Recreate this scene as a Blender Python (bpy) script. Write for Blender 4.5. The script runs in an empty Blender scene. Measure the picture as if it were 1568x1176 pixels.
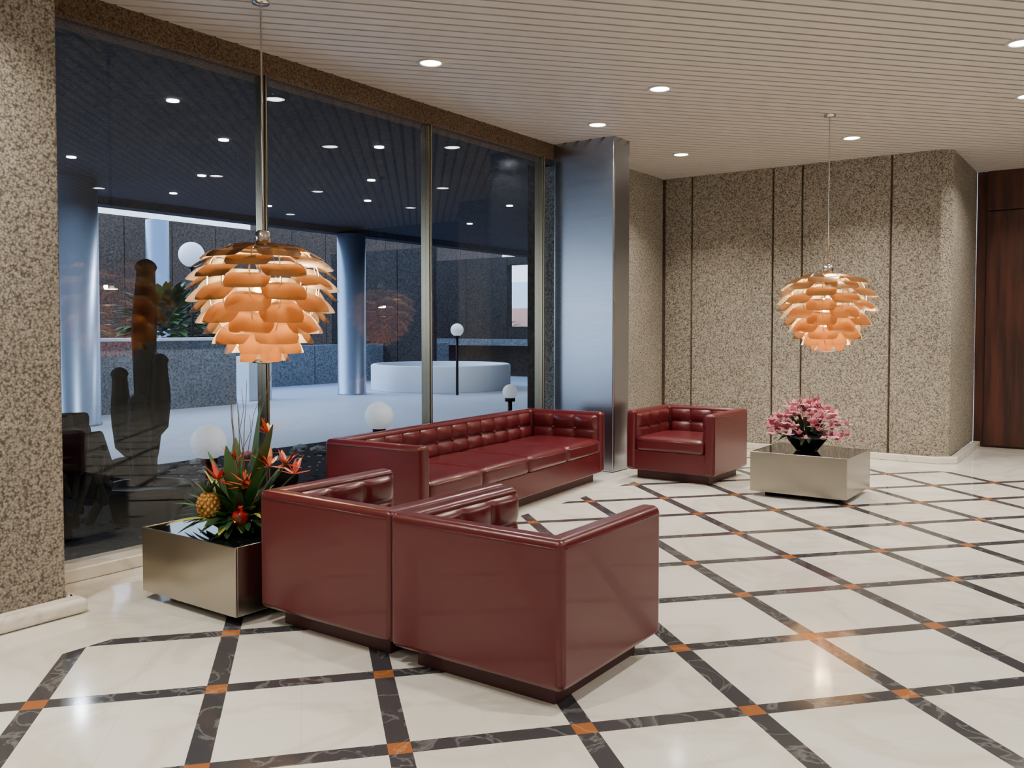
import bpy, bmesh, math, random
from mathutils import Vector, Matrix
random.seed(7)
S = 1.45            # eye height (m); plan coordinates below are in eye-height units
CEIL = 2.34
scene = bpy.context.scene

# ------------------------------------------------------------------ node helpers
def new_mat(name):
    m = bpy.data.materials.new(name); m.use_nodes = True
    nt = m.node_tree
    return m, nt, nt.nodes['Principled BSDF'], nt.nodes['Material Output']
def rgb(r, g, b):
    f = lambda c: ((c/255)/12.92 if c/255 <= .04045 else ((c/255+.055)/1.055)**2.4)
    return (f(r), f(g), f(b), 1)
def simple(name, col, rough=.5, metal=0, spec=.5, var=.08, scale=6, bump=0, bscale=80, coat=0, emit=None, estr=0):
    m, nt, p, o = new_mat(name)
    N = nt.nodes; L = nt.links
    geo = N.new('ShaderNodeNewGeometry')
    n = N.new('ShaderNodeTexNoise'); n.inputs['Scale'].default_value = scale; n.inputs['Detail'].default_value = 4
    L.new(geo.outputs['Position'], n.inputs['Vector'])
    mx = N.new('ShaderNodeMix'); mx.data_type = 'RGBA'
    mx.inputs[6].default_value = tuple(c*(1-var) for c in col[:3])+(1,)
    mx.inputs[7].default_value = tuple(min(1, c*(1+var)) for c in col[:3])+(1,)
    L.new(n.outputs['Fac'], mx.inputs[0]); L.new(mx.outputs[2], p.inputs['Base Color'])
    p.inputs['Roughness'].default_value = rough; p.inputs['Metallic'].default_value = metal
    p.inputs['Specular IOR Level'].default_value = spec; p.inputs['Coat Weight'].default_value = coat
    if bump:
        n2 = N.new('ShaderNodeTexNoise'); n2.inputs['Scale'].default_value = bscale; n2.inputs['Detail'].default_value = 3
        L.new(geo.outputs['Position'], n2.inputs['Vector'])
        b = N.new('ShaderNodeBump'); b.inputs['Strength'].default_value = bump; b.inputs['Distance'].default_value = .01
        L.new(n2.outputs['Fac'], b.inputs['Height']); L.new(b.outputs[0], p.inputs['Normal'])
    if emit:
        p.inputs['Emission Color'].default_value = emit; p.inputs['Emission Strength'].default_value = estr
    return m

def stone_mat(name, c1, c2, scale=34, strength=1.0, dist=.025):
    m, nt, p, o = new_mat(name); N = nt.nodes; L = nt.links
    geo = N.new('ShaderNodeNewGeometry')
    nz = N.new('ShaderNodeTexNoise'); nz.inputs['Scale'].default_value = scale; nz.inputs['Detail'].default_value = 8; nz.inputs['Roughness'].default_value = .75
    vo = N.new('ShaderNodeTexVoronoi'); vo.inputs['Scale'].default_value = scale*1.6
    big = N.new('ShaderNodeTexNoise'); big.inputs['Scale'].default_value = 1.2; big.inputs['Detail'].default_value = 5
    for t in (nz, vo, big): L.new(geo.outputs['Position'], t.inputs['Vector'])
    sub = N.new('ShaderNodeMath'); sub.operation = 'SUBTRACT'
    L.new(nz.outputs['Fac'], sub.inputs[0])
    ml = N.new('ShaderNodeMath'); ml.operation = 'MULTIPLY'; ml.inputs[1].default_value = .35
    L.new(vo.outputs['Distance'], ml.inputs[0]); L.new(ml.outputs[0], sub.inputs[1])
    cr = N.new('ShaderNodeValToRGB'); e = cr.color_ramp.elements
    e[0].position = .18; e[0].color = c1; e[1].position = .46; e[1].color = c2
    L.new(sub.outputs[0], cr.inputs[0])
    mx = N.new('ShaderNodeMix'); mx.data_type = 'RGBA'; mx.blend_type = 'MULTIPLY'; mx.inputs[0].default_value = .4
    cr2 = N.new('ShaderNodeValToRGB'); cr2.color_ramp.elements[0].color = (.6, .6, .62, 1); cr2.color_ramp.elements[0].position = .3; cr2.color_ramp.elements[1].position = .7
    L.new(big.outputs['Fac'], cr2.inputs[0]); L.new(cr.outputs[0], mx.inputs[6]); L.new(cr2.outputs[0], mx.inputs[7])
    L.new(mx.outputs[2], p.inputs['Base Color'])
    b = N.new('ShaderNodeBump'); b.inputs['Strength'].default_value = strength; b.inputs['Distance'].default_value = dist
    L.new(sub.outputs[0], b.inputs['Height']); L.new(b.outputs[0], p.inputs['Normal'])
    p.inputs['Roughness'].default_value = .9; p.inputs['Specular IOR Level'].default_value = .2
    return m

def marble_nodes(nt, vec, base, vein, scale=1.6, w=.03):
    N = nt.nodes; L = nt.links
    n = N.new('ShaderNodeTexNoise'); n.inputs['Scale'].default_value = scale; n.inputs['Detail'].default_value = 8; n.inputs['Distortion'].default_value = .9
    L.new(vec, n.inputs['Vector'])
    cr = N.new('ShaderNodeValToRGB'); el = cr.color_ramp.elements
    el[0].position = .5-w; el[0].color = base; el[1].position = .5+w; el[1].color = base
    k = el.new(.5); k.color = vein
    L.new(n.outputs['Fac'], cr.inputs[0]); return cr.outputs[0]

def marble_mat(name, base, vein):
    m, nt, p, o = new_mat(name)
    geo = nt.nodes.new('ShaderNodeNewGeometry')
    nt.links.new(marble_nodes(nt, geo.outputs['Position'], base, vein), p.inputs['Base Color'])
    p.inputs['Roughness'].default_value = .2
    return m

def floor_mat():
    m, nt, p, o = new_mat('floor_marble_lattice'); N = nt.nodes; L = nt.links
    geo = N.new('ShaderNodeNewGeometry')
    cell = .4625*S; ang = math.radians(48.55)
    mp = N.new('ShaderNodeMapping'); mp.vector_type = 'TEXTURE'
    mp.inputs['Location'].default_value = (-1.109*S, 1.868*S, 0)
    mp.inputs['Rotation'].default_value = (0, 0, ang)
    mp.inputs['Scale'].default_value = (cell, cell, 1)
    L.new(geo.outputs['Position'], mp.inputs['Vector'])
    sp = N.new('ShaderNodeSeparateXYZ'); L.new(mp.outputs[0], sp.inputs[0])
    gp = N.new('ShaderNodeSeparateXYZ'); L.new(geo.outputs['Position'], gp.inputs[0])
    def math_(op, a, b=None):
        n = N.new('ShaderNodeMath'); n.operation = op
        for i, v in enumerate((a, b)):
            if v is None: continue
            if isinstance(v, (int, float)): n.inputs[i].default_value = v
            else: L.new(v, n.inputs[i])
        return n.outputs[0]
    def line(sock, half, off=0):
        a = math_('ADD', sock, 100.5+off)
        f = math_('FRACT', a)
        d = math_('ABSOLUTE', math_('SUBTRACT', f, .5))
        return math_('LESS_THAN', d, half)
    hw = .0285/.4625
    lx = line(sp.outputs[0], hw); ly = line(sp.outputs[1], hw)
    inb = math_('MULTIPLY', math_('GREATER_THAN', gp.outputs[0], -2.68*S), math_('LESS_THAN', gp.outputs[1], 6.78*S))
    strip = math_('MULTIPLY', math_('MAXIMUM', lx, ly), inb)
    node = math_('MULTIPLY', math_('MULTIPLY', lx, ly), inb)
    joint = math_('MAXIMUM', line(sp.outputs[0], .0025, .5), line(sp.outputs[1], .0025, .5))
    white = marble_nodes(nt, geo.outputs['Position'], rgb(224, 221, 212), rgb(212, 207, 195), 1.5, .06)
    black = marble_nodes(nt, geo.outputs['Position'], rgb(62, 62, 65), rgb(104, 104, 104), 5)
    orange = marble_nodes(nt, geo.outputs['Position'], rgb(152, 94, 54), rgb(180, 124, 84), 5)
    vr = N.new('ShaderNodeTexNoise'); vr.inputs['Scale'].default_value = .9; L.new(geo.outputs['Position'], vr.inputs['Vector'])
    crv = N.new('ShaderNodeValToRGB'); crv.color_ramp.elements[0].color = (.90, .89, .86, 1); crv.color_ramp.elements[0].position = .35; crv.color_ramp.elements[1].position = .6
    L.new(vr.outputs['Fac'], crv.inputs[0])
    wm = N.new('ShaderNodeMix'); wm.data_type = 'RGBA'; wm.blend_type = 'MULTIPLY'; wm.inputs[0].default_value = 1
    L.new(white, wm.inputs[6]); L.new(crv.outputs[0], wm.inputs[7])
    def mix(f, a, b):
        n = N.new('ShaderNodeMix'); n.data_type = 'RGBA'; L.new(f, n.inputs[0])
        if isinstance(a, tuple): n.inputs[6].default_value = a
        else: L.new(a, n.inputs[6])
        if isinstance(b, tuple): n.inputs[7].default_value = b
        else: L.new(b, n.inputs[7])
        return n.outputs[2]
    jf = math_('MULTIPLY', joint, .2)
    c = mix(jf, wm.outputs[2], rgb(150, 140, 120))
    c = mix(strip, c, black); c = mix(node, c, orange)
    L.new(c, p.inputs['Base Color'])
    p.inputs['Roughness'].default_value = .10; p.inputs['Specular IOR Level'].default_value = .6
    return m

def wood_mat():
    m, nt, p, o = new_mat('dark_red_wood'); N = nt.nodes; L = nt.links
    geo = N.new('ShaderNodeNewGeometry')
    mp = N.new('ShaderNodeMapping'); mp.inputs['Scale'].default_value = (9, 9, .7); L.new(geo.outputs['Position'], mp.inputs['Vector'])
    n = N.new('ShaderNodeTexNoise'); n.inputs['Scale'].default_value = 1.5; n.inputs['Detail'].default_value = 7; L.new(mp.outputs[0], n.inputs['Vector'])
    cr = N.new('ShaderNodeValToRGB'); cr.color_ramp.elements[0].color = rgb(42, 20, 16); cr.color_ramp.elements[0].position = .35
    cr.color_ramp.elements[1].color = rgb(88, 44, 32); cr.color_ramp.elements[1].position = .68
    L.new(n.outputs['Fac'], cr.inputs[0]); L.new(cr.outputs[0], p.inputs['Base Color'])
    p.inputs['Roughness'].default_value = .4
    return m

def brushed(name, col, rough=.28, sc=(2, 2, 160), bump=.03, aniso=0):
    m, nt, p, o = new_mat(name); N = nt.nodes; L = nt.links
    geo = N.new('ShaderNodeNewGeometry')
    mp = N.new('ShaderNodeMapping'); mp.inputs['Scale'].default_value = sc; L.new(geo.outputs['Position'], mp.inputs['Vector'])
    n = N.new('ShaderNodeTexNoise'); n.inputs['Scale'].default_value = 3; n.inputs['Detail'].default_value = 5; L.new(mp.outputs[0], n.inputs['Vector'])
    mr = N.new('ShaderNodeMapRange'); mr.inputs[3].default_value = rough*.85; mr.inputs[4].default_value = rough*1.2
    L.new(n.outputs['Fac'], mr.inputs[0]); L.new(mr.outputs[0], p.inputs['Roughness'])
    if bump:
        b = N.new('ShaderNodeBump'); b.inputs['Strength'].default_value = bump; b.inputs['Distance'].default_value = .002
        L.new(n.outputs['Fac'], b.inputs['Height']); L.new(b.outputs[0], p.inputs['Normal'])
    p.inputs['Base Color'].default_value = col; p.inputs['Metallic'].default_value = 1
    return m

def glass_mat():
    m, nt, p, o = new_mat('window_glass'); N = nt.nodes; L = nt.links
    N.remove(p)
    tr = N.new('ShaderNodeBsdfTransparent'); tr.inputs[0].default_value = (.92, .94, .96, 1)
    gl = N.new('ShaderNodeBsdfGlossy'); gl.inputs['Roughness'].default_value = .01; gl.inputs[0].default_value = (.92, .95, 1, 1)
    lw = N.new('ShaderNodeLayerWeight'); lw.inputs[0].default_value = .5
    pw = N.new('ShaderNodeMath'); pw.operation = 'POWER'; pw.inputs[1].default_value = 5; L.new(lw.outputs['Facing'], pw.inputs[0])
    ma = N.new('ShaderNodeMath'); ma.operation = 'MULTIPLY_ADD'; ma.inputs[1].default_value = .55; ma.inputs[2].default_value = .04; L.new(pw.outputs[0], ma.inputs[0])
    mx = N.new('ShaderNodeMixShader'); L.new(ma.outputs[0], mx.inputs[0]); L.new(tr.outputs[0], mx.inputs[1]); L.new(gl.outputs[0], mx.inputs[2])
    L.new(mx.outputs[0], o.inputs[0])
    return m

def leaf_copper():
    m, nt, p, o = new_mat('lamp_copper_leaf'); N = nt.nodes; L = nt.links
    geo = N.new('ShaderNodeNewGeometry')
    mx = N.new('ShaderNodeMix'); mx.data_type = 'RGBA'
    mx.inputs[6].default_value = (.58, .29, .12, 1); mx.inputs[7].default_value = (.80, .64, .44, 1)
    L.new(geo.outputs['Backfacing'], mx.inputs[0]); L.new(mx.outputs[2], p.inputs['Base Color'])
    p.inputs['Roughness'].default_value = .25
    iv = N.new('ShaderNodeMath'); iv.operation = 'MULTIPLY_ADD'; iv.inputs[1].default_value = -.95; iv.inputs[2].default_value = .95
    L.new(geo.outputs['Backfacing'], iv.inputs[0]); L.new(iv.outputs[0], p.inputs['Metallic'])
    tl = N.new('ShaderNodeBsdfTranslucent'); tl.inputs[0].default_value = (1, .55, .14, 1)
    ms = N.new('ShaderNodeMixShader'); ms.inputs[0].default_value = .03
    L.new(p.outputs[0], ms.inputs[1]); L.new(tl.outputs[0], ms.inputs[2]); L.new(ms.outputs[0], o.inputs[0])
    return m

def emis(name, col, st):
    m, nt, p, o = new_mat(name)
    p.inputs['Base Color'].default_value = (.8, .8, .8, 1)
    p.inputs['Emission Color'].default_value = col; p.inputs['Emission Strength'].default_value = st
    return m

M = {}
M['stone'] = stone_mat('aggregate_stone', rgb(110, 101, 89), rgb(206, 196, 180), 50, .95, .022)
M['floor'] = floor_mat()
M['marble'] = marble_mat('white_marble', rgb(218, 212, 200), rgb(196, 190, 178))
M['slat'] = simple('ceiling_slat_paint', rgb(194, 187, 180), .42, var=.03)
M['void'] = simple('ceiling_void', rgb(38, 33, 32), .9)
M['beam'] = stone_mat('beam_render', rgb(72, 57, 46), rgb(130, 108, 86), 50, .5)
M['plaster'] = simple('plaster', rgb(190, 184, 174), .8, var=.03)
M['wood'] = wood_mat()
M['steel'] = brushed('brushed_steel', rgb(176, 180, 188), .22, sc=(1, 1, 30), bump=0)
M['steelw'] = brushed('brushed_nickel', rgb(172, 168, 158), .24)
M['brass'] = brushed('mullion_metal', rgb(146, 132, 108), .22, sc=(1, 1, 1), bump=0)
M['glass'] = glass_mat()
M['leather'] = simple('oxblood_leather', rgb(82, 19, 25), .28, var=.1, scale=3, bump=.06, bscale=260, spec=.5, coat=.12)
M['plinth'] = simple('plinth_leather', rgb(60, 16, 20), .5, var=.05)
M['blackgl'] = simple('black_gloss', rgb(14, 14, 16), .06, var=0)
M['blackmt'] = simple('black_pot', rgb(8, 8, 9), .5, spec=.25)
M['leaf'] = leaf_copper()
M['chrome'] = brushed('lamp_chrome', rgb(225, 220, 214), .2, bump=0)
M['bulb'] = emis('opal_bulb', (1, .8, .5, 1), 14)
M['lens'] = emis('downlight_lens', (1, .95, .87, 1), 40)
M['olens'] = emis('plaza_lens', (1, .97, .9, 1), 14)
M['green'] = simple('leaf_green', rgb(52, 92, 40), .45, var=.35, scale=14)
M['green2'] = simple('leaf_dark_green', rgb(26, 58, 30), .45, var=.35, scale=14)
M['yellow'] = simple('yellow_green', rgb(170, 160, 60), .5, var=.3, scale=20)
M['redfl'] = simple('flower_red', rgb(190, 46, 30), .4, var=.3, scale=30)
M['orange'] = simple('flower_orange', rgb(225, 110, 46), .4, var=.3, scale=30)
M['pink'] = simple('petal_pink', rgb(224, 160, 172), .5, var=.25, scale=30)
M['pink2'] = simple('petal_deep_pink', rgb(190, 90, 116), .5, var=.3, scale=30)
M['twig'] = simple('twig', rgb(110, 90, 64), .7)
M['fruit'] = simple('pineapple_skin', rgb(166, 116, 46), .5, var=.5, scale=60)
M['redball'] = simple('red_fruit', rgb(160, 22, 22), .25)
M['cactus'] = simple('cactus_dark', rgb(7, 10, 9), .75, var=.3, spec=.15)
M['soil'] = stone_mat('dark_gravel', rgb(6, 7, 9), rgb(40, 42, 46), 26, 1)
M['pave'] = simple('plaza_paving', rgb(172, 182, 200), .5, var=.06, scale=1)
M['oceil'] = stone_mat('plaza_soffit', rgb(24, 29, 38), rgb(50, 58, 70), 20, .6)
M['ocol'] = simple('plaza_column_metal', rgb(140, 158, 184), .35, metal=.45, var=.05)
M['oconc'] = stone_mat('plaza_concrete', rgb(92, 98, 104), rgb(150, 157, 163), 18, .6)
M['obrown'] = stone_mat('plaza_brown_panel', rgb(62, 54, 50), rgb(102, 90, 82), 14, .5)
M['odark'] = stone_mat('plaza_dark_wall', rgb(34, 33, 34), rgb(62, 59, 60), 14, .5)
M['owhite'] = simple('white_render', rgb(214, 222, 232), .6, var=.03)
M['globe'] = emis('opal_globe', (.85, .92, 1, 1), .4)
M['pinkbr'] = simple('pink_brick', rgb(206, 150, 132), .8, var=.15, scale=8)

# ------------------------------------------------------------------ mesh helpers
def box(bm, x0, x1, y0, y1, z0, z1, mi=0, s=1.0, T=None):
    vs = [Vector((x*s, y*s, z*s)) for z in (z0, z1) for y in (y0, y1) for x in (x0, x1)]
    if T: vs = [T @ v for v in vs]
    v = [bm.verts.new(p) for p in vs]
    for f in ((0, 2, 3, 1), (4, 5, 7, 6), (0, 1, 5, 4), (2, 6, 7, 3), (0, 4, 6, 2), (1, 3, 7, 5)):
        bm.faces.new([v[i] for i in f]).material_index = mi
def prism(bm, poly, z0, z1, mi=0):
    a = [bm.verts.new((x, y, z0)) for x, y in poly]; b = [bm.verts.new((x, y, z1)) for x, y in poly]
    n = len(poly)
    for i in range(n):
        bm.faces.new((a[i], a[(i+1) % n], b[(i+1) % n], b[i])).material_index = mi
    bm.faces.new(b).material_index = mi; bm.faces.new(a[::-1]).material_index = mi
def tube(bm, pts, rad, seg=10, mi=0, sec=None, cap=True):
    pts = [Vector(p) for p in pts]; n = len(pts)
    rs = rad if isinstance(rad, (list, tuple)) else [rad]*n
    rings = []; prev = None
    for i, p in enumerate(pts):
        t = (pts[min(i+1, n-1)]-pts[max(i-1, 0)]).normalized()
        if prev is None:
            a = t.cross(Vector((1, 0, 0)) if abs(t.x) < .9 else Vector((0, 1, 0))).normalized()
        else:
            a = (prev-t*prev.dot(t)).normalized()
        prev = a; b = t.cross(a)
        ring = []
        for k in range(seg):
            an = 2*math.pi*k/seg; m = sec(k) if sec else 1
            ring.append(bm.verts.new(p+(a*math.cos(an)+b*math.sin(an))*rs[i]*m))
        rings.append(ring)
    for i in range(n-1):
        for k in range(seg):
            f = bm.faces.new((rings[i][k], rings[i][(k+1) % seg], rings[i+1][(k+1) % seg], rings[i+1][k])); f.material_index = mi; f.smooth = True
    if cap:
        bm.faces.new(rings[0][::-1]).material_index = mi; bm.faces.new(rings[-1]).material_index = mi
def lathe(bm, prof, c=(0, 0, 0), seg=32, mi=0):
    rings = []
    for r, z in prof:
        if r < 1e-5: rings.append([bm.verts.new((c[0], c[1], c[2]+z))])
        else: rings.append([bm.verts.new((c[0]+r*math.cos(2*math.pi*k/seg), c[1]+r*math.sin(2*math.pi*k/seg), c[2]+z)) for k in range(seg)])
    for a, b in zip(rings, rings[1:]):
        for k in range(seg):
            k2 = (k+1) % seg
            if len(a) == 1 and len(b) == 1: continue
            if len(a) == 1: f = bm.faces.new((a[0], b[k2], b[k]))
            elif len(b) == 1: f = bm.faces.new((a[k], a[k2], b[0]))
            else: f = bm.faces.new((a[k], a[k2], b[k2], b[k]))
            f.material_index = mi; f.smooth = True
def sphere(bm, c, r, mi=0, seg=20, sx=1, sy=1, sz=1):
    n = seg//2
    prof = [(r*math.sin(math.pi*i/n), -r*sz*math.cos(math.pi*i/n)) for i in range(n+1)]
    prof[0] = (0, -r*sz); prof[-1] = (0, r*sz)
    lathe(bm, prof, c, seg, mi)
def obj(bm, name, mats, parent=None, bevel=0, seg=3, smooth=False, loc=None, rotz=0, recalc=True):
    if recalc: bmesh.ops.recalc_face_normals(bm, faces=bm.faces)
    me = bpy.data.meshes.new(name); bm.to_mesh(me); bm.free()
    for m in mats: me.materials.append(m)
    o = bpy.data.objects.new(name, me); scene.collection.objects.link(o)
    if parent: o.parent = parent
    if loc: o.location = loc
    o.rotation_euler[2] = rotz
    if smooth or bevel:
        for p in me.polygons: p.use_smooth = True
    if bevel:
        b = o.modifiers.new('bevel', 'BEVEL'); b.width = bevel; b.segments = seg; b.limit_method = 'ANGLE'; b.angle_limit = .6; b.harden_normals = True
    return o
def empty(name, loc=(0, 0, 0), rotz=0):
    e = bpy.data.objects.new(name, None); scene.collection.objects.link(e); e.location = loc; e.rotation_euler[2] = rotz
    e.empty_display_size = .1
    return e
def B(): return bmesh.new()

# ------------------------------------------------------------------ room shell
XW = -3.5
bm = B(); box(bm, XW-.05, 4.2, -3.2, 8.6, -.06, 0, s=S); obj(bm, 'floor', [M['floor']])

# slatted ceiling (diagonal, parallel to the floor lattice)
bm = B(); T = Matrix.Rotation(math.radians(48.55), 4, 'Z')
pitch = .115; v = -22.0
while v < 22:
    box(bm, -24, 24, v, v+pitch-.024, CEIL*S, CEIL*S+.03, T=T); v += pitch
for co, no in (((XW*S, 0, 0), (-1, 0, 0)), ((4.2*S, 0, 0), (1, 0, 0)), ((0, -3.2*S, 0), (0, -1, 0)), ((0, 8.43*S, 0), (0, 1, 0))):
    bmesh.ops.bisect_plane(bm, geom=bm.verts[:]+bm.edges[:]+bm.faces[:], plane_co=co, plane_no=no, clear_outer=True)
box(bm, XW, 4.2, -3.2, 8.43, CEIL+.045, CEIL+.09, mi=1, s=S)
obj(bm, 'ceiling', [M['slat'], M['void']])

# back wall - bush-hammered panels with grooves
bm = B()
edges = [-3.45, -3.19, -2.47, -2.23, -1.55]
g = .007; XC = -1.13
for a, b in zip(edges, edges[1:]): box(bm, a+g, b-g, 7.18, 7.3, .04, CEIL+.03, s=S)
c = .07
prism(bm, [((x)*S, y*S) for x, y in ((-1.55+g, 7.18), (XC-c, 7.18), (XC, 7.18+c), (XC, 8.43), (-1.3, 8.43), (-1.3, 7.3), (-1.55+g, 7.3))], .04*S, (CEIL+.03)*S)
box(bm, -3.5, -1.3, 7.205, 7.5, .0, CEIL+.03, mi=1, s=S)
obj(bm, 'wall_back', [M['stone'], M['beam']], bevel=.012, seg=2)
bm = B()
prism(bm, [(x*S, y*S) for x, y in ((-3.44, 7.12), (XC-.05, 7.12), (XC+.06, 7.12+.1), (XC+.06, 8.39), (XC+.005, 8.39), (XC+.005, 7.26), (XC-.08, 7.175), (-3.44, 7.175))], 0, .05*S)
obj(bm, 'baseboard_back', [M['marble']], bevel=.01)
bm = B(); box(bm, -3.7, -3.5, 5.62, 7.18, 0, CEIL+.03, s=S); box(bm, -3.5, -3.46, 5.62, 7.17, .0, CEIL+.03, s=S)
obj(bm, 'wall_side', [M['stone']], bevel=.01)
bm = B(); box(bm, XC, 4.2, 8.43, 8.6, 0, CEIL+.06, s=S)
for i in range(8):
    a = XC+.08+i*.62
    box(bm, a, a+.6, 8.4, 8.43, .02, 2.0, s=S); box(bm, a, a+.6, 8.4, 8.43, 2.012, CEIL, s=S)
obj(bm, 'wall_wood', [M['wood']], bevel=.004, seg=2)
# stone pier on the left
bm = B(); box(bm, -3.7, -3.08, -3.2, 1.588, 0, CEIL+.06, s=S); obj(bm, 'wall_left', [M['stone']], bevel=.015)
bm = B(); box(bm, -3.08, -3.0, -3.2, 1.63, 0, .055, s=S); box(bm, -3.49, -3.08, 1.59, 1.63, 0, .055, s=S); obj(bm, 'baseboard_left', [M['marble']], bevel=.03)
bm = B(); box(bm, 4.2, 4.3, -3.2, 8.6, 0, CEIL+.06, s=S); obj(bm, 'wall_right', [M['plaster']])
bm = B(); box(bm, -3.7, 4.3, -3.3, -3.2, 0, CEIL+.06, s=S); obj(bm, 'wall_rear', [M['plaster']])

# window wall
bm = B(); box(bm, XW-.12, XW+.04, 1.59, 5.62, CEIL-.105, CEIL+.06, s=S); obj(bm, 'trim_beam', [M['beam']], bevel=.006)
bm = B(); box(bm, XW-.06, XW+.10, 1.63, 5.36, 0, .055, s=S); obj(bm, 'trim_window_curb', [M['marble']], bevel=.012)
mul = [1.60, 2.797, 4.02, 5.25]
bm = B()
for y in mul:
    w = .010
    box(bm, XW-.03, XW+.03, y-w, y+w, .055, CEIL-.105, s=S)
    box(bm, XW+.03, XW+.042, y-w*.45, y+w*.45, .055, CEIL-.105, s=S)
    box(bm, XW-.042, XW-.03, y-w*.45, y+w*.45, .055, CEIL-.105, s=S)
obj(bm, 'trim_mullions', [M['brass']], bevel=.004, seg=2)
for i, (a, b) in enumerate(zip(mul, mul[1:]+[5.44])):
    bm = B(); w = .010
    box(bm, XW-.004, XW+.004, a+w, b-w if i < 3 else b, .055, CEIL-.105, s=S); obj(bm, 'window_%d' % (i+1), [M['glass']])
bm = B(); box(bm, -3.46, -2.96, 5.37, 5.6, 0, CEIL+.01, s=S)
obj(bm, 'steel_pillar', [M['steel']], bevel=.02, seg=4)

# ------------------------------------------------------------------ downlights
def area(name, loc, size, e, col, rot=(0, 0, 0), spread=math.pi, shape='DISK', sy=None):
    l = bpy.data.lights.new(name, 'AREA'); l.shape = shape; l.size = size
    if sy: l.size_y = sy
    l.energy = e; l.color = col; l.spread = spread
    o = bpy.data.objects.new(name, l); o.location = loc; o.rotation_euler = rot; scene.collection.objects.link(o); return o
DL = [(-2.906, 3.373), (-2.181, 4.47), (-2.888, 5.009), (-2.855, 6.224), (-1.643, 6.381), (-.464, 4.74), (-.531, 5.834),
      (-.5, 7.2), (-.5, 2.2), (-2.72, 1.0), (-1.6, .6), (-2.2, -1.0), (-.5, -1.4), (1.0, 6.8), (1.0, 4.5), (1.0, 2.2), (1.0, 0), (2.6, 6.2), (2.6, 3.6), (2.6, 1), (1.2, -2.2), (2.8, -1.4)]  # this row: unseen downlights added for broad fill, one washing the left pier
e0 = empty('recessed_downlights')
bm = B()
for x, y in DL:
    c = (x*S, y*S, CEIL*S)
    lathe(bm, [(.10, .004), (.10, -.008), (.078, -.010), (.074, -.002)], c, 24, 0)
    lathe(bm, [(.074, -.004), (0, -.004)], c, 24, 1)
obj(bm, 'trim_rings', [M['slat'], M['lens']], parent=e0)
for i, (x, y) in enumerate(DL):
    sp_, en_ = (118, 40) if i in (3, 4, 9) else (140, 38)
    area('downlight_lamp', (x*S, y*S, CEIL*S-.02), .12, en_, (1, .92, .82), spread=math.radians(sp_)).parent = e0

# ------------------------------------------------------------------ seating
def rbox(bm, c, half, r, puff=0, n=12, mi=0, T=None):
    hx, hy, hz = half; seen = {}
    def P(a, b, cc):
        key = (round(a, 4), round(b, 4), round(cc, 4))
        if key in seen: return seen[key]
        p = Vector((a*hx, b*hy, cc*hz))
        q = Vector((max(-hx+r, min(hx-r, p.x)), max(-hy+r, min(hy-r, p.y)), max(-hz+r, min(hz-r, p.z))))
        d = p-q
        p = q+d.normalized()*r if d.length > 1e-6 else p
        if puff: p.z += puff*(1-abs(a)**3)*(1-abs(b)**3)*(1 if cc > 0 else 0)
        p += Vector(c)
        if T: p = T @ p
        seen[key] = bm.verts.new(p); return seen[key]
    ts = [math.copysign(abs(-1+2*i/n)**.6, -1+2*i/n) if i*2 != n else 0 for i in range(n+1)]
    for ax in range(3):
        for sg in (-1, 1):
            for i in range(n):
                for j in range(n):
                    q = []
                    for (u, w) in ((ts[i], ts[j]), (ts[i+1], ts[j]), (ts[i+1], ts[j+1]), (ts[i], ts[j+1])):
                        co = [0, 0, 0]; co[ax] = sg; co[(ax+1) % 3] = u; co[(ax+2) % 3] = w; q.append(P(*co))
                    try:
                        f = bm.faces.new(q); f.smooth = True; f.material_index = mi
                    except ValueError: pass
def tufted(bm, T, w, h, nx, ny, base=.03, amp=.045, mi=0):
    ru, rv = nx*10, ny*10; G = []
    for j in range(rv+1):
        row = []
        for i in range(ru+1):
            u = i/ru; v = j/rv
            pu = abs(math.sin(math.pi*u*nx)); pv = abs(math.sin(math.pi*v*ny))
            f = base+amp*(.25*pu**.5+.15*pv**.5+.6*(pu*pv)**.45)
            if i in (0, ru) or j in (0, rv): f = 0
            row.append(bm.verts.new(T @ Vector((u*w-w/2, f, v*h))))
        G.append(row)
    for j in range(rv):
        for i in range(ru):
            f = bm.faces.new((G[j][i], G[j][i+1], G[j+1][i+1], G[j+1][i])); f.smooth = True; f.material_index = mi
    for i in range(1, nx):
        for j in range(1, ny):
            c = T @ Vector((i*w/nx-w/2, base+.006, j*h/ny)); sphere(bm, c, .013, mi, 10)
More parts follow.
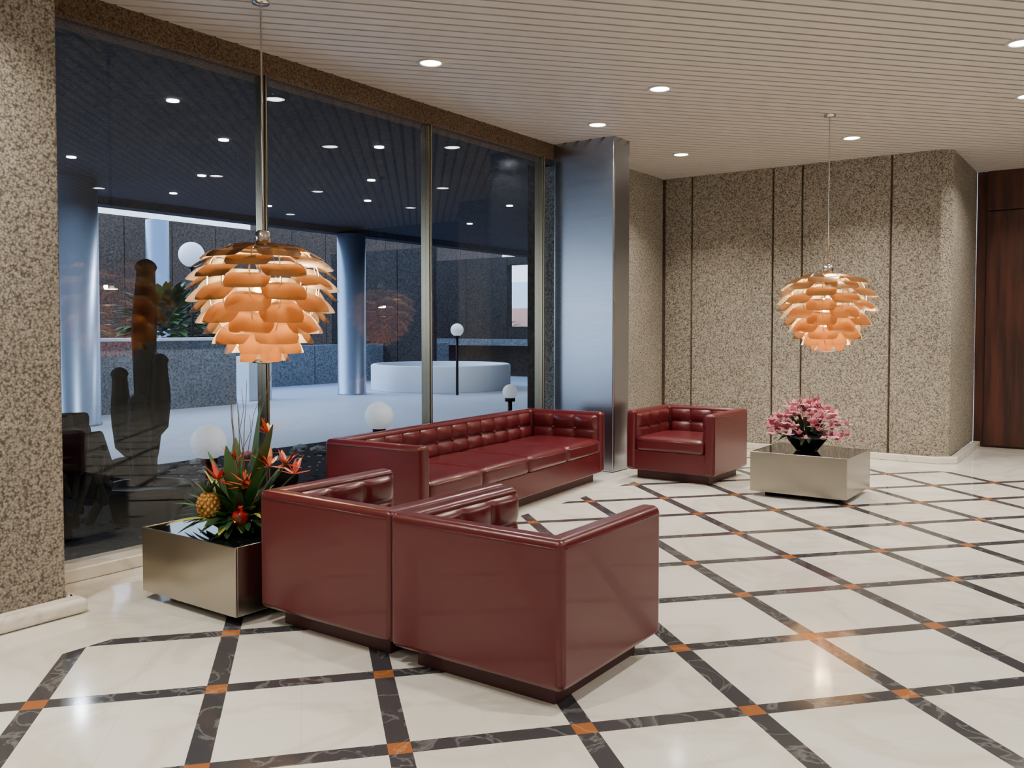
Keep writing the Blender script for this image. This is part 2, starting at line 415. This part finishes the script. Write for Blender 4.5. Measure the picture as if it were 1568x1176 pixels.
def seating(name, W, D, nseat, loc, rotz, nback, nside=3):
    """faces local +Y; origin at the footprint centre"""
    root = empty(name, loc, rotz)
    t = .667; zb = .085; a = .10; hx = W/2; hy = D/2
    bm = B()
    poly = [(-hx, -hy), (hx, -hy), (hx, hy), (hx-a, hy), (hx-a, -hy+a), (-hx+a, -hy+a), (-hx+a, hy), (-hx, hy)]
    prism(bm, poly, zb, t); obj(bm, 'shell', [M['leather']], root, bevel=.032, seg=5)
    bm = B(); box(bm, -hx+a-.04, hx-a+.04, -hy+a-.04, hy-.012, zb+.004, .285); obj(bm, 'seat_frame', [M['leather']], root, bevel=.012)
    bm = B(); r = .085; box(bm, -hx+r, hx-r, -hy+r, hy-r, 0, zb+.01); obj(bm, 'plinth', [M['plinth']], root, bevel=.006)
    iw = W-2*a; cw = iw/nseat
    bm = B()
    for i in range(nseat):
        cx = -iw/2+cw*(i+.5)
        rbox(bm, (cx, a/2+.035, .345), (cw/2-.003, hy-a/2-.035, .068), .035, puff=.022)
        y0 = hy-.004; tube(bm, [(cx-cw/2+.02, y0, .385), (cx+cw/2-.02, y0, .385)], .006, 8)
    obj(bm, 'seat_cushions', [M['leather']], root, recalc=True)
    bm = B(); z0 = .37; h = t-.028-z0
    tilt = Matrix.Rotation(math.radians(7), 4, 'X')
    T = Matrix.Translation((0, -hy+a-.012, z0)) @ tilt
    tufted(bm, T, iw-.02, h, nback, 2)
    ws = D-a-.05
    for sg in (-1, 1):
        T = Matrix.Translation((sg*(hx-a+.006), a/2-.0, z0)) @ Matrix.Rotation(sg*math.pi/2, 4, 'Z')
        tufted(bm, T, ws-.02, h, nside, 2, base=.02, amp=.035)
    obj(bm, 'tufted_pads', [M['leather']], root)
    bm = B()
    for zz, o_ in ((t-.034, .0012),):
        tube(bm, [(-hx-o_, hy-.03, zz), (-hx-o_, -hy+.03, zz)], .0035, 6); tube(bm, [(hx+o_, hy-.03, zz), (hx+o_, -hy+.03, zz)], .0035, 6)
        tube(bm, [(-hx+.03, -hy-o_, zz), (hx-.03, -hy-o_, zz)], .0035, 6)
    obj(bm, 'welt', [M['leather']], root)
    return root
def ctr(x0, x1, y0, y1): return ((x0+x1)/2*S, (y0+y1)/2*S, 0)
seating('leather_armchair', .606*S, .575*S, 1, ctr(-1.789, -1.183, 1.88, 2.455), 0, 3)
seating('leather_armchair', .61*S, .60*S, 1, ctr(-2.405, -1.795, 1.895, 2.495), 0, 3)
seating('leather_armchair', .63*S, .60*S, 1, ctr(-2.80, -2.17, 5.25, 5.85), math.pi, 3)
cx = (-2.67-3.268-2.85-3.448)/4; cy = (3.03+2.977+5.06+5.007)/4
seating('leather_sofa', 2.035*S, .60*S, 4, (cx*S, cy*S, 0), -math.pi/2+math.radians(5.0), 12)

# ------------------------------------------------------------------ steel box tables
def table(name, x0, x1, y0, y1):
    root = empty(name, ctr(x0, x1, y0, y1)); hx = (x1-x0)/2*S; hy = (y1-y0)/2*S; t = .012
    bm = B(); z0, z1 = .045, .39
    for q in ((-hx, hx, -hy, -hy+t), (-hx, hx, hy-t, hy), (-hx, -hx+t, -hy+t, hy-t), (hx-t, hx, -hy+t, hy-t)):
        box(bm, *q, z0, z1)
    obj(bm, 'steel_sides', [M['steelw']], root, bevel=.003, seg=2)
    bm = B(); box(bm, -hx+t, hx-t, -hy+t, hy-t, z0+.01, z1-.003); obj(bm, 'black_top', [M['blackgl']], root)
    bm = B(); box(bm, -hx+.1, hx-.1, -hy+.1, hy-.1, 0, z0+.02); obj(bm, 'plinth', [M['blackmt']], root)
    return root
table('steel_planter_table', -2.995, -2.445, 1.83, 2.38)
table('steel_coffee_table', -1.885, -1.32, 5.12, 5.65)

# ------------------------------------------------------------------ pendant lamps
def pendant(x, y):
    root = empty('leaf_pendant_lamp', (x*S, y*S, S))
    tips = [(.185, .315), (.245, .287), (.284, .248), (.302, .204), (.306, .160), (.302, .115), (.287, .070), (.264, .027), (.234, -.016), (.198, -.057), (.154, -.096), (.102, -.130)]
    bm = B()
    for i, (r1, z1) in enumerate(tips):
        a = math.radians(10+46*i/11); Ln = .145 if i < 9 else .12
        Ln = min(Ln, (r1-.03)/math.cos(a))
        for k in range(6):
            az = math.radians(60*k+(30 if i % 2 else 0)+8)
            er = Vector((math.cos(az), math.sin(az), 0)); et = Vector((-math.sin(az), math.cos(az), 0))
            wid = min(.088, r1*.45)
            nu, nv = 8, 8; G = []
            for jv in range(nv+1):
                row = []
                for iu in range(nu+1):
                    tt = -1+2*iu/nu; s = jv/nv
                    s2 = s*(1-.04*abs(tt)**4)
                    hw = wid*(.6+.4*min(1, s/.6)**.8) * (1-.14*max(0, (s-.85)/.15)**1.5)
                    rr = r1-Ln*math.cos(a)*(1-s2); zz = z1+Ln*math.sin(a)*(1-s2) + .020*math.sin(math.pi*s)
                    rr -= .08*(tt*hw)**2/max(.06, rr)*1.5
                    row.append(bm.verts.new((er*rr+et*tt*hw+Vector((0, 0, zz)))*S))
                G.append(row)
            for jv in range(nv):
                for iu in range(nu):
                    f = bm.faces.new((G[jv][iu], G[jv+1][iu], G[jv+1][iu+1], G[jv][iu+1])); f.smooth = True
    o = obj(bm, 'copper_leaves', [M['leaf']], root, recalc=False)
    bm = B()
    for k in range(12):
        az = math.radians(30*k+8)
        pts = [((rr-.02)*S*math.cos(az)*.8, (rr-.02)*S*math.sin(az)*.8, (zz+.03)*S) for rr, zz in tips]
        tube(bm, pts, .004, 6)
    lathe(bm, [(.0, .34*S), (.12*S, .335*S), (.13*S, .328*S), (0, .326*S)], (0, 0, 0), 32)
    lathe(bm, [(0, .41*S), (.02*S, .408*S), (.03*S, .40*S), (.03*S, .345*S), (0, .34*S)], (0, 0, 0), 24)
    tube(bm, [(0, 0, .33*S), (0, 0, .2*S)], .02*S, 12)
    tube(bm, [(0, 0, .40*S), (0, 0, (CEIL-1)*S)], .0055, 8)
    lathe(bm, [(0, -.14*S), (.05*S, -.135*S), (.07*S, -.12*S), (0, -.118*S)], (0, 0, 0), 24)
    lathe(bm, [(.05, (CEIL-1)*S), (.05, (CEIL-1)*S-.02), (0, (CEIL-1)*S-.025)], (0, 0, 0), 24)
    obj(bm, 'frame_and_cord', [M['chrome']], root, smooth=True)
    bm = B(); sphere(bm, (0, 0, .13*S), .05*S, 0, 20, sz=1.3); obj(bm, 'opal_bulb', [M['bulb']], root)
    for zz, en in ((.03, 44), (.22, 50)):
        l = bpy.data.lights.new('bulb_light', 'POINT'); l.energy = en; l.color = (1, .72, .36); l.shadow_soft_size = .05
        lo = bpy.data.objects.new('bulb_light', l); lo.parent = root; lo.location = (0, 0, zz*S); scene.collection.objects.link(lo)
pendant(-2.93, 2.346)
pendant(-1.58, 5.62)

# ------------------------------------------------------------------ plants
def blade(bm, base, az, elev, length, width, droop=.5, mi=0, n=8, fold=.15):
    p = Vector(base); d = Vector((math.cos(az)*math.cos(elev), math.sin(az)*math.cos(elev), math.sin(elev)))
    side = Vector((-math.sin(az), math.cos(az), 0)); prev = None
    for i in range(n+1):
        s = i/n; w = width*math.sin(math.pi*min(1, (s*.92+.06)))**.8*.5
        up = side.cross(d).normalized()
        row = [bm.verts.new(p-side*w+up*-fold*w*-1), bm.verts.new(p), bm.verts.new(p+side*w+up*fold*w)]
        if prev:
            for k in (0, 1):
                f = bm.faces.new((prev[k], prev[k+1], row[k+1], row[k])); f.material_index = mi; f.smooth = True
        prev = row; p = p+d*(length/n); d = (d+Vector((0, 0, -droop/n))).normalized()
def flower(bm, c, r, mi, n=5, az0=0, tilt=.5, mic=None):
    c = Vector(c)
    for k in range(n):
        az = az0+2*math.pi*k/n
        blade(bm, c, az, tilt, r, r*.85, .7, mi, 4)
    sphere(bm, c+Vector((0, 0, r*.1)), r*.16, mi if mic is None else mic, 8)
def clampz(bm, z):
    for v in bm.verts: v.co.z = max(v.co.z, z)
R = empty('tropical_flower_arrangement', (-2.68*S, 2.03*S, .392))
bm = B(); lathe(bm, [(.0, 0), (.1, 0), (.17, .05), (.185, .075), (.17, .072), (.0, .05)], seg=32); obj(bm, 'black_bowl', [M['blackgl']], R)
bm = B()
for i in range(190):
    az = random.uniform(0, 6.28); rr = random.uniform(0, .16)
    blade(bm, (rr*math.cos(az), rr*math.sin(az), .07), az+random.uniform(-.5, .5), random.uniform(0, 1.3), random.uniform(.12, .28), random.uniform(.03, .065), random.uniform(.5, 1.4), random.choice((0, 0, 1, 1, 1, 2)))
for az, el, L_, w in ((1.2, 1.45, .58, .11), (.2, 1.25, .52, .10), (2.6, 1.2, .42, .08), (5.2, 1.3, .40, .08), (.7, 1.0, .45, .07), (4.2, 1.1, .34, .07), (6.0, .9, .42, .06), (1.8, 1.1, .4, .06), (3.6, 1.2, .36, .07)):
    blade(bm, (.03*math.cos(az), .03*math.sin(az), .08), az, el, L_, w, .35, random.choice((0, 1)), 10)
clampz(bm, .003)
obj(bm, 'foliage', [M['green'], M['green2'], M['yellow']], R, recalc=False)
bm = B()
cam_r = Vector((.8141, .5807, 0))
def at(px, pz, dd=0):
    return cam_r*px+Vector((-.5807, .8141, 0))*dd+Vector((0, 0, pz))
for off, z, dd in ((-.03, .36, 0), (.24, .34, .02), (.14, .50, .05), (.17, .34, -.05), (-.09, .27, -.08), (.08, .24, -.1), (.28, .28, .05)):
    p = at(off, z, dd); tube(bm, [at(off*.2, .08), at(off*.7, z*.7, dd), p], .005, 6, 2)
    for k in range(9):
        blade(bm, p, random.uniform(0, 6.28), random.uniform(-.1, 1.2), random.uniform(.07, .13), .026, .2, random.choice((0, 0, 1)), 5)
obj(bm, 'red_orange_blooms', [M['redfl'], M['orange'], M['green']], R, recalc=False)
bm = B()
for i in range(11):
    az = random.uniform(0, 6.28); s_ = random.uniform(.04, .17); hgt = random.uniform(.5, .78)
    pts = [(0, 0, .08)]
    for j in range(1, 7):
        pts.append((s_*j/6*math.cos(az)+random.uniform(-.012, .012), s_*j/6*math.sin(az)+random.uniform(-.012, .012), .08+hgt*j/6))
    tube(bm, pts, [.003, .003, .0028, .0025, .002, .0018, .0012], 5)
obj(bm, 'twigs', [M['twig']], R)
bm = B(); c = at(-.12, .15, -.14)
sphere(bm, c, .052, 0, 16, sz=1.25)
for j in range(7):
    zz = -.9+1.8*j/6; rr = .053*math.sqrt(max(0, 1-zz*zz*.8))
    for k in range(10):
        a = 2*math.pi*(k+.5*(j % 2))/10; sphere(bm, c+Vector((rr*math.cos(a), rr*math.sin(a), zz*.056)), .012, 0, 6)
for k in range(10): blade(bm, c+Vector((0, 0, .06)), k*.63, .9, .09, .018, .4, 1, 4)
c2 = at(.06, .10, -.19); sphere(bm, c2, .042, 2, 16); lathe(bm, [(.01, .04), (.014, .058), (.006, .052)], c2, 8, 2)
obj(bm, 'fruit', [M['fruit'], M['green2'], M['redball']], R, recalc=False)

R = empty('pink_flower_bowl', (-1.62*S, 5.36*S, .392))
bm = B(); lathe(bm, [(0, 0), (.09, 0), (.1, .012), (.17, .10), (.185, .15), (.17, .15), (.09, .03), (0, .03)], seg=36); obj(bm, 'black_bowl', [M['blackgl']], R)
bm = B()
for i in range(150):
    az = random.uniform(0, 6.28); el = random.uniform(-.05, 1.5)
    p = Vector((.34*math.cos(az)*math.cos(el), .34*math.sin(az)*math.cos(el), .15+.27*math.sin(el)))*random.uniform(.75, 1.06)
    p.z = max(p.z, .10)
    blz = random.choice((0, 0, 0, 1)); rr_ = random.uniform(.04, .06)
    flower(bm, p, rr_, blz, 5, random.uniform(0, 6), random.uniform(-.2, 1.1), 1)
    for k in range(2): blade(bm, p, random.uniform(0, 6.28), random.uniform(1, 1.5), rr_, rr_*.8, .3, blz, 4)
clampz(bm, .003)
obj(bm, 'pink_petals', [M['pink'], M['pink2']], R, recalc=False)
bm = B()
for i in range(40):
    az = random.uniform(0, 6.28); blade(bm, (.08*math.cos(az), .08*math.sin(az), .14), az, random.uniform(.0, 1.3), random.uniform(.15, .3), .04, .8, 0)
for i in range(12):
    az = random.uniform(0, 6.28); s_ = random.uniform(.05, .14)
    tube(bm, [(0, 0, .12), (s_*.5*math.cos(az), s_*.5*math.sin(az), .35), (s_*math.cos(az), s_*math.sin(az), random.uniform(.45, .6))], .0025, 5, 1)
clampz(bm, .003)
obj(bm, 'stems', [M['green2'], M['twig']], R, recalc=False)

# ------------------------------------------------------------------ plaza outside
bm = B(); box(bm, -45, -3.72, -14, 45, -.1, -.01, s=S); obj(bm, 'ground_plaza', [M['pave']])
bm = B(); box(bm, -5.7, -3.95, 1.2, 8.5, -.01, .035, s=S); box(bm, -3.95, -3.72, 1.2, 5.5, -.01, .035, s=S); box(bm, -3.72, -3.57, 1.62, 5.5, -.01, .035, s=S)
far = set()
for i in range(900):
    x = random.uniform(-5.66, -3.65); y = random.uniform(1.8, 7.0); r = random.uniform(.012, .034)
    if i > 850: r = random.uniform(.05, .10); x = random.uniform(-5.6, -4.9)
    if x > -3.9 and y > 5.4: continue
    res = bmesh.ops.create_icosphere(bm, subdivisions=1, radius=r, matrix=Matrix.Translation((x*S, y*S, .052)) @ Matrix.Rotation(random.uniform(0, 3), 4, 'Z') @ Matrix.Diagonal((1, 1.3, .55, 1)))
    if x < -4.5 and random.random() < .6:
        for v in res['verts']: far.add(v)
for f in bm.faces:
    if len(f.verts) == 3: f.material_index = 2 if f.verts[0] in far else 1
obj(bm, 'ground_gravel_bed', [M['soil'], M['odark'], M['oconc']])
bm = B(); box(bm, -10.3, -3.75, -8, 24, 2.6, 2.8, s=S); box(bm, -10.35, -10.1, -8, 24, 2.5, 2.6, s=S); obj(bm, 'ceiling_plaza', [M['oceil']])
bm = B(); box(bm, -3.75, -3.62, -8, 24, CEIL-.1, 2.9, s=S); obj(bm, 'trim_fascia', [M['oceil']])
e1 = empty('plaza_downlights'); bm = B()
OL = [(-5.5, 3.64), (-6.28, 4.63), (-8.05, 4.27), (-5.42, 5.6), (-6.68, 6.78), (-7.91, 5.56), (-9.14, 7.41), (-7.77, 7.82), (-9.2, 6.08), (-6.6, 9.2), (-8.2, 10.4)]
for x, y in OL: lathe(bm, [(.06, 0), (.06, -.012), (0, -.012)], (x*S, y*S, 2.6*S), 20, 0)
obj(bm, 'lenses', [M['olens']], e1)
for i in (2, 4, 6, 8, 10):
    x, y = OL[i]; area('plaza_lamp', (x*S, y*S, 2.6*S-.03), .12, 48, (.84, .92, 1), spread=math.radians(150)).parent = e1
def col(x, y, r, h):
    bm = B(); lathe(bm, [(r*S*1.05, 0), (r*S*1.05, .03), (r*S, .035), (r*S, h*S), (0, h*S)], (x*S, y*S, -.01), 40); obj(bm, 'plaza_column', [M['ocol']])
col(-9.11, 4.85, .23, 2.6); col(-10.05, 9.75, .22, 2.5); col(-16.0, 10.2, .22, 3.2); col(-13.2, 17.6, .2, 2.6)
bm = B()
for y0, y1 in ((-4, .4), (.42, 1.9), (1.92, 3.4), (3.42, 4.9), (4.92, 6.3), (6.32, 7.5)): box(bm, -10.15, -9.95, y0, y1, -.01, .86, s=S)
box(bm, -10.2, -9.9, -4, 7.52, .86, .90, mi=1, s=S)
obj(bm, 'wall_parapet', [M['oconc'], M['owhite']], bevel=.01)
bm = B(); box(bm, -10.6, -10.2, 7.9, 8.3, -.01, .62, s=S); obj(bm, 'white_plinth_block', [M['owhite']], bevel=.01)
bm = B()
for i in range(6): box(bm, -12.6, -12.4, 7.2+i*1.3, 7.2+i*1.3+1.28, -.01, .72, s=S)
obj(bm, 'wall_parapet_far', [M['oconc']], bevel=.01)
bm = B()
for i in range(14): box(bm, -17.2, -17, -2+i*1.1, -2+i*1.1+1.08, -.01, 3.35, s=S)
for i in range(9): box(bm, -17.2, -17, 13.4+i*1.1, 13.4+i*1.1+1.08, -.01, 4.8, s=S)
obj(bm, 'wall_court_far', [M['obrown']])
cxp, cyp = -9.78*S, 11.6*S
bm = B(); lathe(bm, [(1.2*S, -.01), (1.2*S, .4*S), (1.17*S, .42*S), (1.08*S, .42*S), (1.08*S, .3*S), (0, .3*S)], (cxp, cyp, 0), 64); obj(bm, 'round_planter', [M['owhite']])
bm = B()
for i in range(4): box(bm, -15.85+i*1.15, -15.85+i*1.15+1.13, 15.6, 15.8, -.01, 2.6, s=S)
box(bm, -11.25, -8.1, 15.6, 15.8, -.01, 1.07, s=S); box(bm, -11.25, -8.1, 15.6, 15.8, 2.42, 2.6, s=S)
box(bm, -15, -9.2, 15.3, 15.6, .66, .80, mi=1, s=S)
for i in range(3): box(bm, -13.9+i*.95, -13.9+i*.95+.93, 12.9, 13.0, -.01, 2.6, s=S)
obj(bm, 'wall_plaza_end', [M['odark'], M['oconc']])
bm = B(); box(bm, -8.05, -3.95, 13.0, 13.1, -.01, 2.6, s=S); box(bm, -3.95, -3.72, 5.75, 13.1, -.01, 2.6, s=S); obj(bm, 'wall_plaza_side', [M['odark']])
bm = B(); box(bm, -34, 0, 30, 31, -.01, 3.0, s=S); box(bm, -34, 0, 29.9, 30, -.01, 1.9, mi=1, s=S); obj(bm, 'far_building', [M['owhite'], M['pinkbr']])
def shrub(x, y, z, r, n, name, mi='green'):
    bm = B()
    for i in range(n):
        az = random.uniform(0, 6.28); el = random.uniform(-.2, 1.5); q = random.uniform(.3, 1)
        p = Vector((math.cos(az)*math.cos(el), math.sin(az)*math.cos(el), math.sin(el)))*r*q
        blade(bm, p, az, el*.8, r*.45, r*.16, 1, random.choice((0, 1)), 4)
    tube(bm, [(0, 0, -z), (0, 0, 0)], .04, 8, 1)
    obj(bm, name, [M[mi], M['green2']], loc=(x*S, y*S, z), recalc=False)
shrub(-14.2, 9.2, 1.2, 1.2, 500, 'green_hedge_bush'); shrub(-14.2, 10.6, 1.2, 1.1, 400, 'green_hedge_bush'); shrub(-14.2, 7.3, 1.3, .9, 260, 'green_hedge_bush')
for q in (-24, -21, -18): shrub(q, 28.5, 1.0, 1.3, 200, 'green_hedge_bush')
bm = B(); tube(bm, [(0, 0, 0), (.03, 0, 1.3)], [.07, .05], 8, 1)
for k in range(22): blade(bm, (.03, 0, 1.3), k*.6, random.uniform(.2, 1.2), 1.1, .16, 1.8, 0, 8)
obj(bm, 'palm_tree', [M['green'], M['twig']], loc=(-11.4*S, 5.4*S, 0), recalc=False)

# cacti
BZ = .052
def ribsec(k): return 1.0 if k % 2 == 0 else .78
def cact(bm, pts, r):
    pts = [Vector(p) for p in pts]; P = []; Rr = []
    for a, b in zip(pts, pts[1:]):
        for j in range(6): P.append(a.lerp(b, j/6))
    P.append(pts[-1])
    n = len(P)
    for i in range(n): Rr.append(r*(.9+.14*math.sin(i*.9)))
    t = (P[-1]-P[-2]).normalized(); e = P[-1]
    for q in (.4, .7, .9, 1.0): P.append(e+t*r*1.1*q); Rr.append(r*math.sqrt(max(.02, 1-q*q)))
    tube(bm, P, Rr, 20, 0, ribsec)
bm = B()
cact(bm, [(0, 0, .28), (0, 0, 1.1), (.02, .02, 1.82)], .085)
cact(bm, [(.0, 0, .45), (-.13, -.09, .55), (-.14, -.1, 1.05)], .07)
cact(bm, [(.0, 0, .6), (.10, .07, .7), (.10, .07, 1.15)], .07)
cact(bm, [(0, 0, .28), (.05, -.06, .5), (.05, -.07, .85)], .08)
cact(bm, [(0, 0, .28), (-.06, -.04, .5), (-.06, -.04, .8)], .08)
cact(bm, [(0, 0, .28), (-.04, .08, .5), (-.05, .1, .95)], .07)
lathe(bm, [(0, .0), (.2, .0), (.24, .02), (.29, .22), (.32, .23), (.32, .27), (.28, .27), (.27, .23), (0, .23)], (0, 0, 0), 8, 1)
obj(bm, 'column_cactus_pot', [M['cactus'], M['blackmt']], loc=(-4.06*S, 2.50*S, BZ))
def barrel(x, y, r):
    bm = B(); n = 12
    P = []; Rr = []
    for i in range(n+1):
        a = math.pi*(i/n); P.append((0, 0, r*.85*(1-math.cos(a)))); Rr.append(max(.01, r*math.sin(a)))
    tube(bm, P, Rr, 36, 0, lambda k: 1 if k % 2 == 0 else .87)
    obj(bm, 'barrel_cactus', [M['cactus']], loc=(x*S, y*S, BZ))
def pad(name, x, y, n=14):
    bm = B()
    for i in range(n):
        a = random.uniform(0, 6.28); rr = random.uniform(0, .24); z = random.uniform(.17, .82)
        T = Matrix.Translation((rr*math.cos(a), rr*math.sin(a), z)) @ Matrix.Rotation(random.uniform(0, 3.1), 4, 'Z') @ Matrix.Rotation(random.uniform(-.5, .5), 4, 'X')
        rbox(bm, (0, 0, 0), (.12, .03, .15), .029, n=6, T=T)
    tube(bm, [(0, 0, 0), (0, 0, .7)], .06, 10)
    obj(bm, name, [M['cactus']], loc=(x*S, y*S, BZ), recalc=False)
def W(px, D):   # plan position on a bearing
    X = (px-784)/1340*D; return (X*.8141-D*.5807, X*.5807+D*.8141)
pad('prickly_pear', -4.0, 2.05, 30); pad('prickly_pear', -4.45, 1.78, 24)
barrel(-4.72, 2.78, .2); barrel(-4.12, 3.0, .15)
x, y = W(545, 5.9); barrel(x, y, .14); x, y = W(695, 7.0); barrel(x, y, .17); x, y = W(430, 5.2); barrel(x, y, .14)
def globe(px, D, z, r, z0=BZ):
    x, y = W(px, D); bm = B(); zc = z*S-z0
    sphere(bm, (0, 0, zc), r*S, 0, 32); tube(bm, [(0, 0, 0), (0, 0, zc-r*.9*S)], .03, 12, 1)
    lathe(bm, [(.07, zc-r*S+.02), (.07, zc-r*S-.03), (0, zc-r*S-.03)], (0, 0, 0), 20, 1)
    obj(bm, 'globe_lamp', [M['globe'], M['blackmt']], loc=(x*S, y*S, z0))
globe(318, 5.2, .33, .105); globe(580, 6.4, .37, .105); globe(781, 8.2, .42, .07, -.01)
globe(700, 13.5, 1.0, .1, -.01); globe(295, 14.0, 2.2, .2, -.01)

# ------------------------------------------------------------------ world, sky light
w = bpy.data.worlds.new('dusk_sky'); scene.world = w; w.use_nodes = True
nt = w.node_tree; bg = nt.nodes['Background']
tc = nt.nodes.new('ShaderNodeTexCoord'); sp = nt.nodes.new('ShaderNodeSeparateXYZ'); cr = nt.nodes.new('ShaderNodeValToRGB')
nt.links.new(tc.outputs['Generated'], sp.inputs[0]); nt.links.new(sp.outputs[2], cr.inputs[0])
cr.color_ramp.elements[0].color = (.68, .83, 1, 1); cr.color_ramp.elements[1].color = (.40, .61, 1, 1)
nt.links.new(cr.outputs[0], bg.inputs[0]); bg.inputs[1].default_value = 3.3
sun = bpy.data.lights.new('overcast_sun', 'SUN'); sun.energy = 5.4; sun.angle = math.radians(60); sun.color = (.58, .78, 1)
so = bpy.data.objects.new('overcast_sun', sun); scene.collection.objects.link(so)
so.rotation_euler = Vector((-1, -.5, .62)).to_track_quat('Z', 'Y').to_euler()

# ------------------------------------------------------------------ camera
cam = bpy.data.cameras.new('camera'); co = bpy.data.objects.new('camera', cam); scene.collection.objects.link(co)
co.location = (0, 0, S); co.rotation_euler = (math.radians(88), 0, math.radians(35.5))
cam.sensor_width = 36; cam.lens = 1340/1568*36; cam.shift_y = -36/1568; cam.clip_end = 300
scene.camera = co
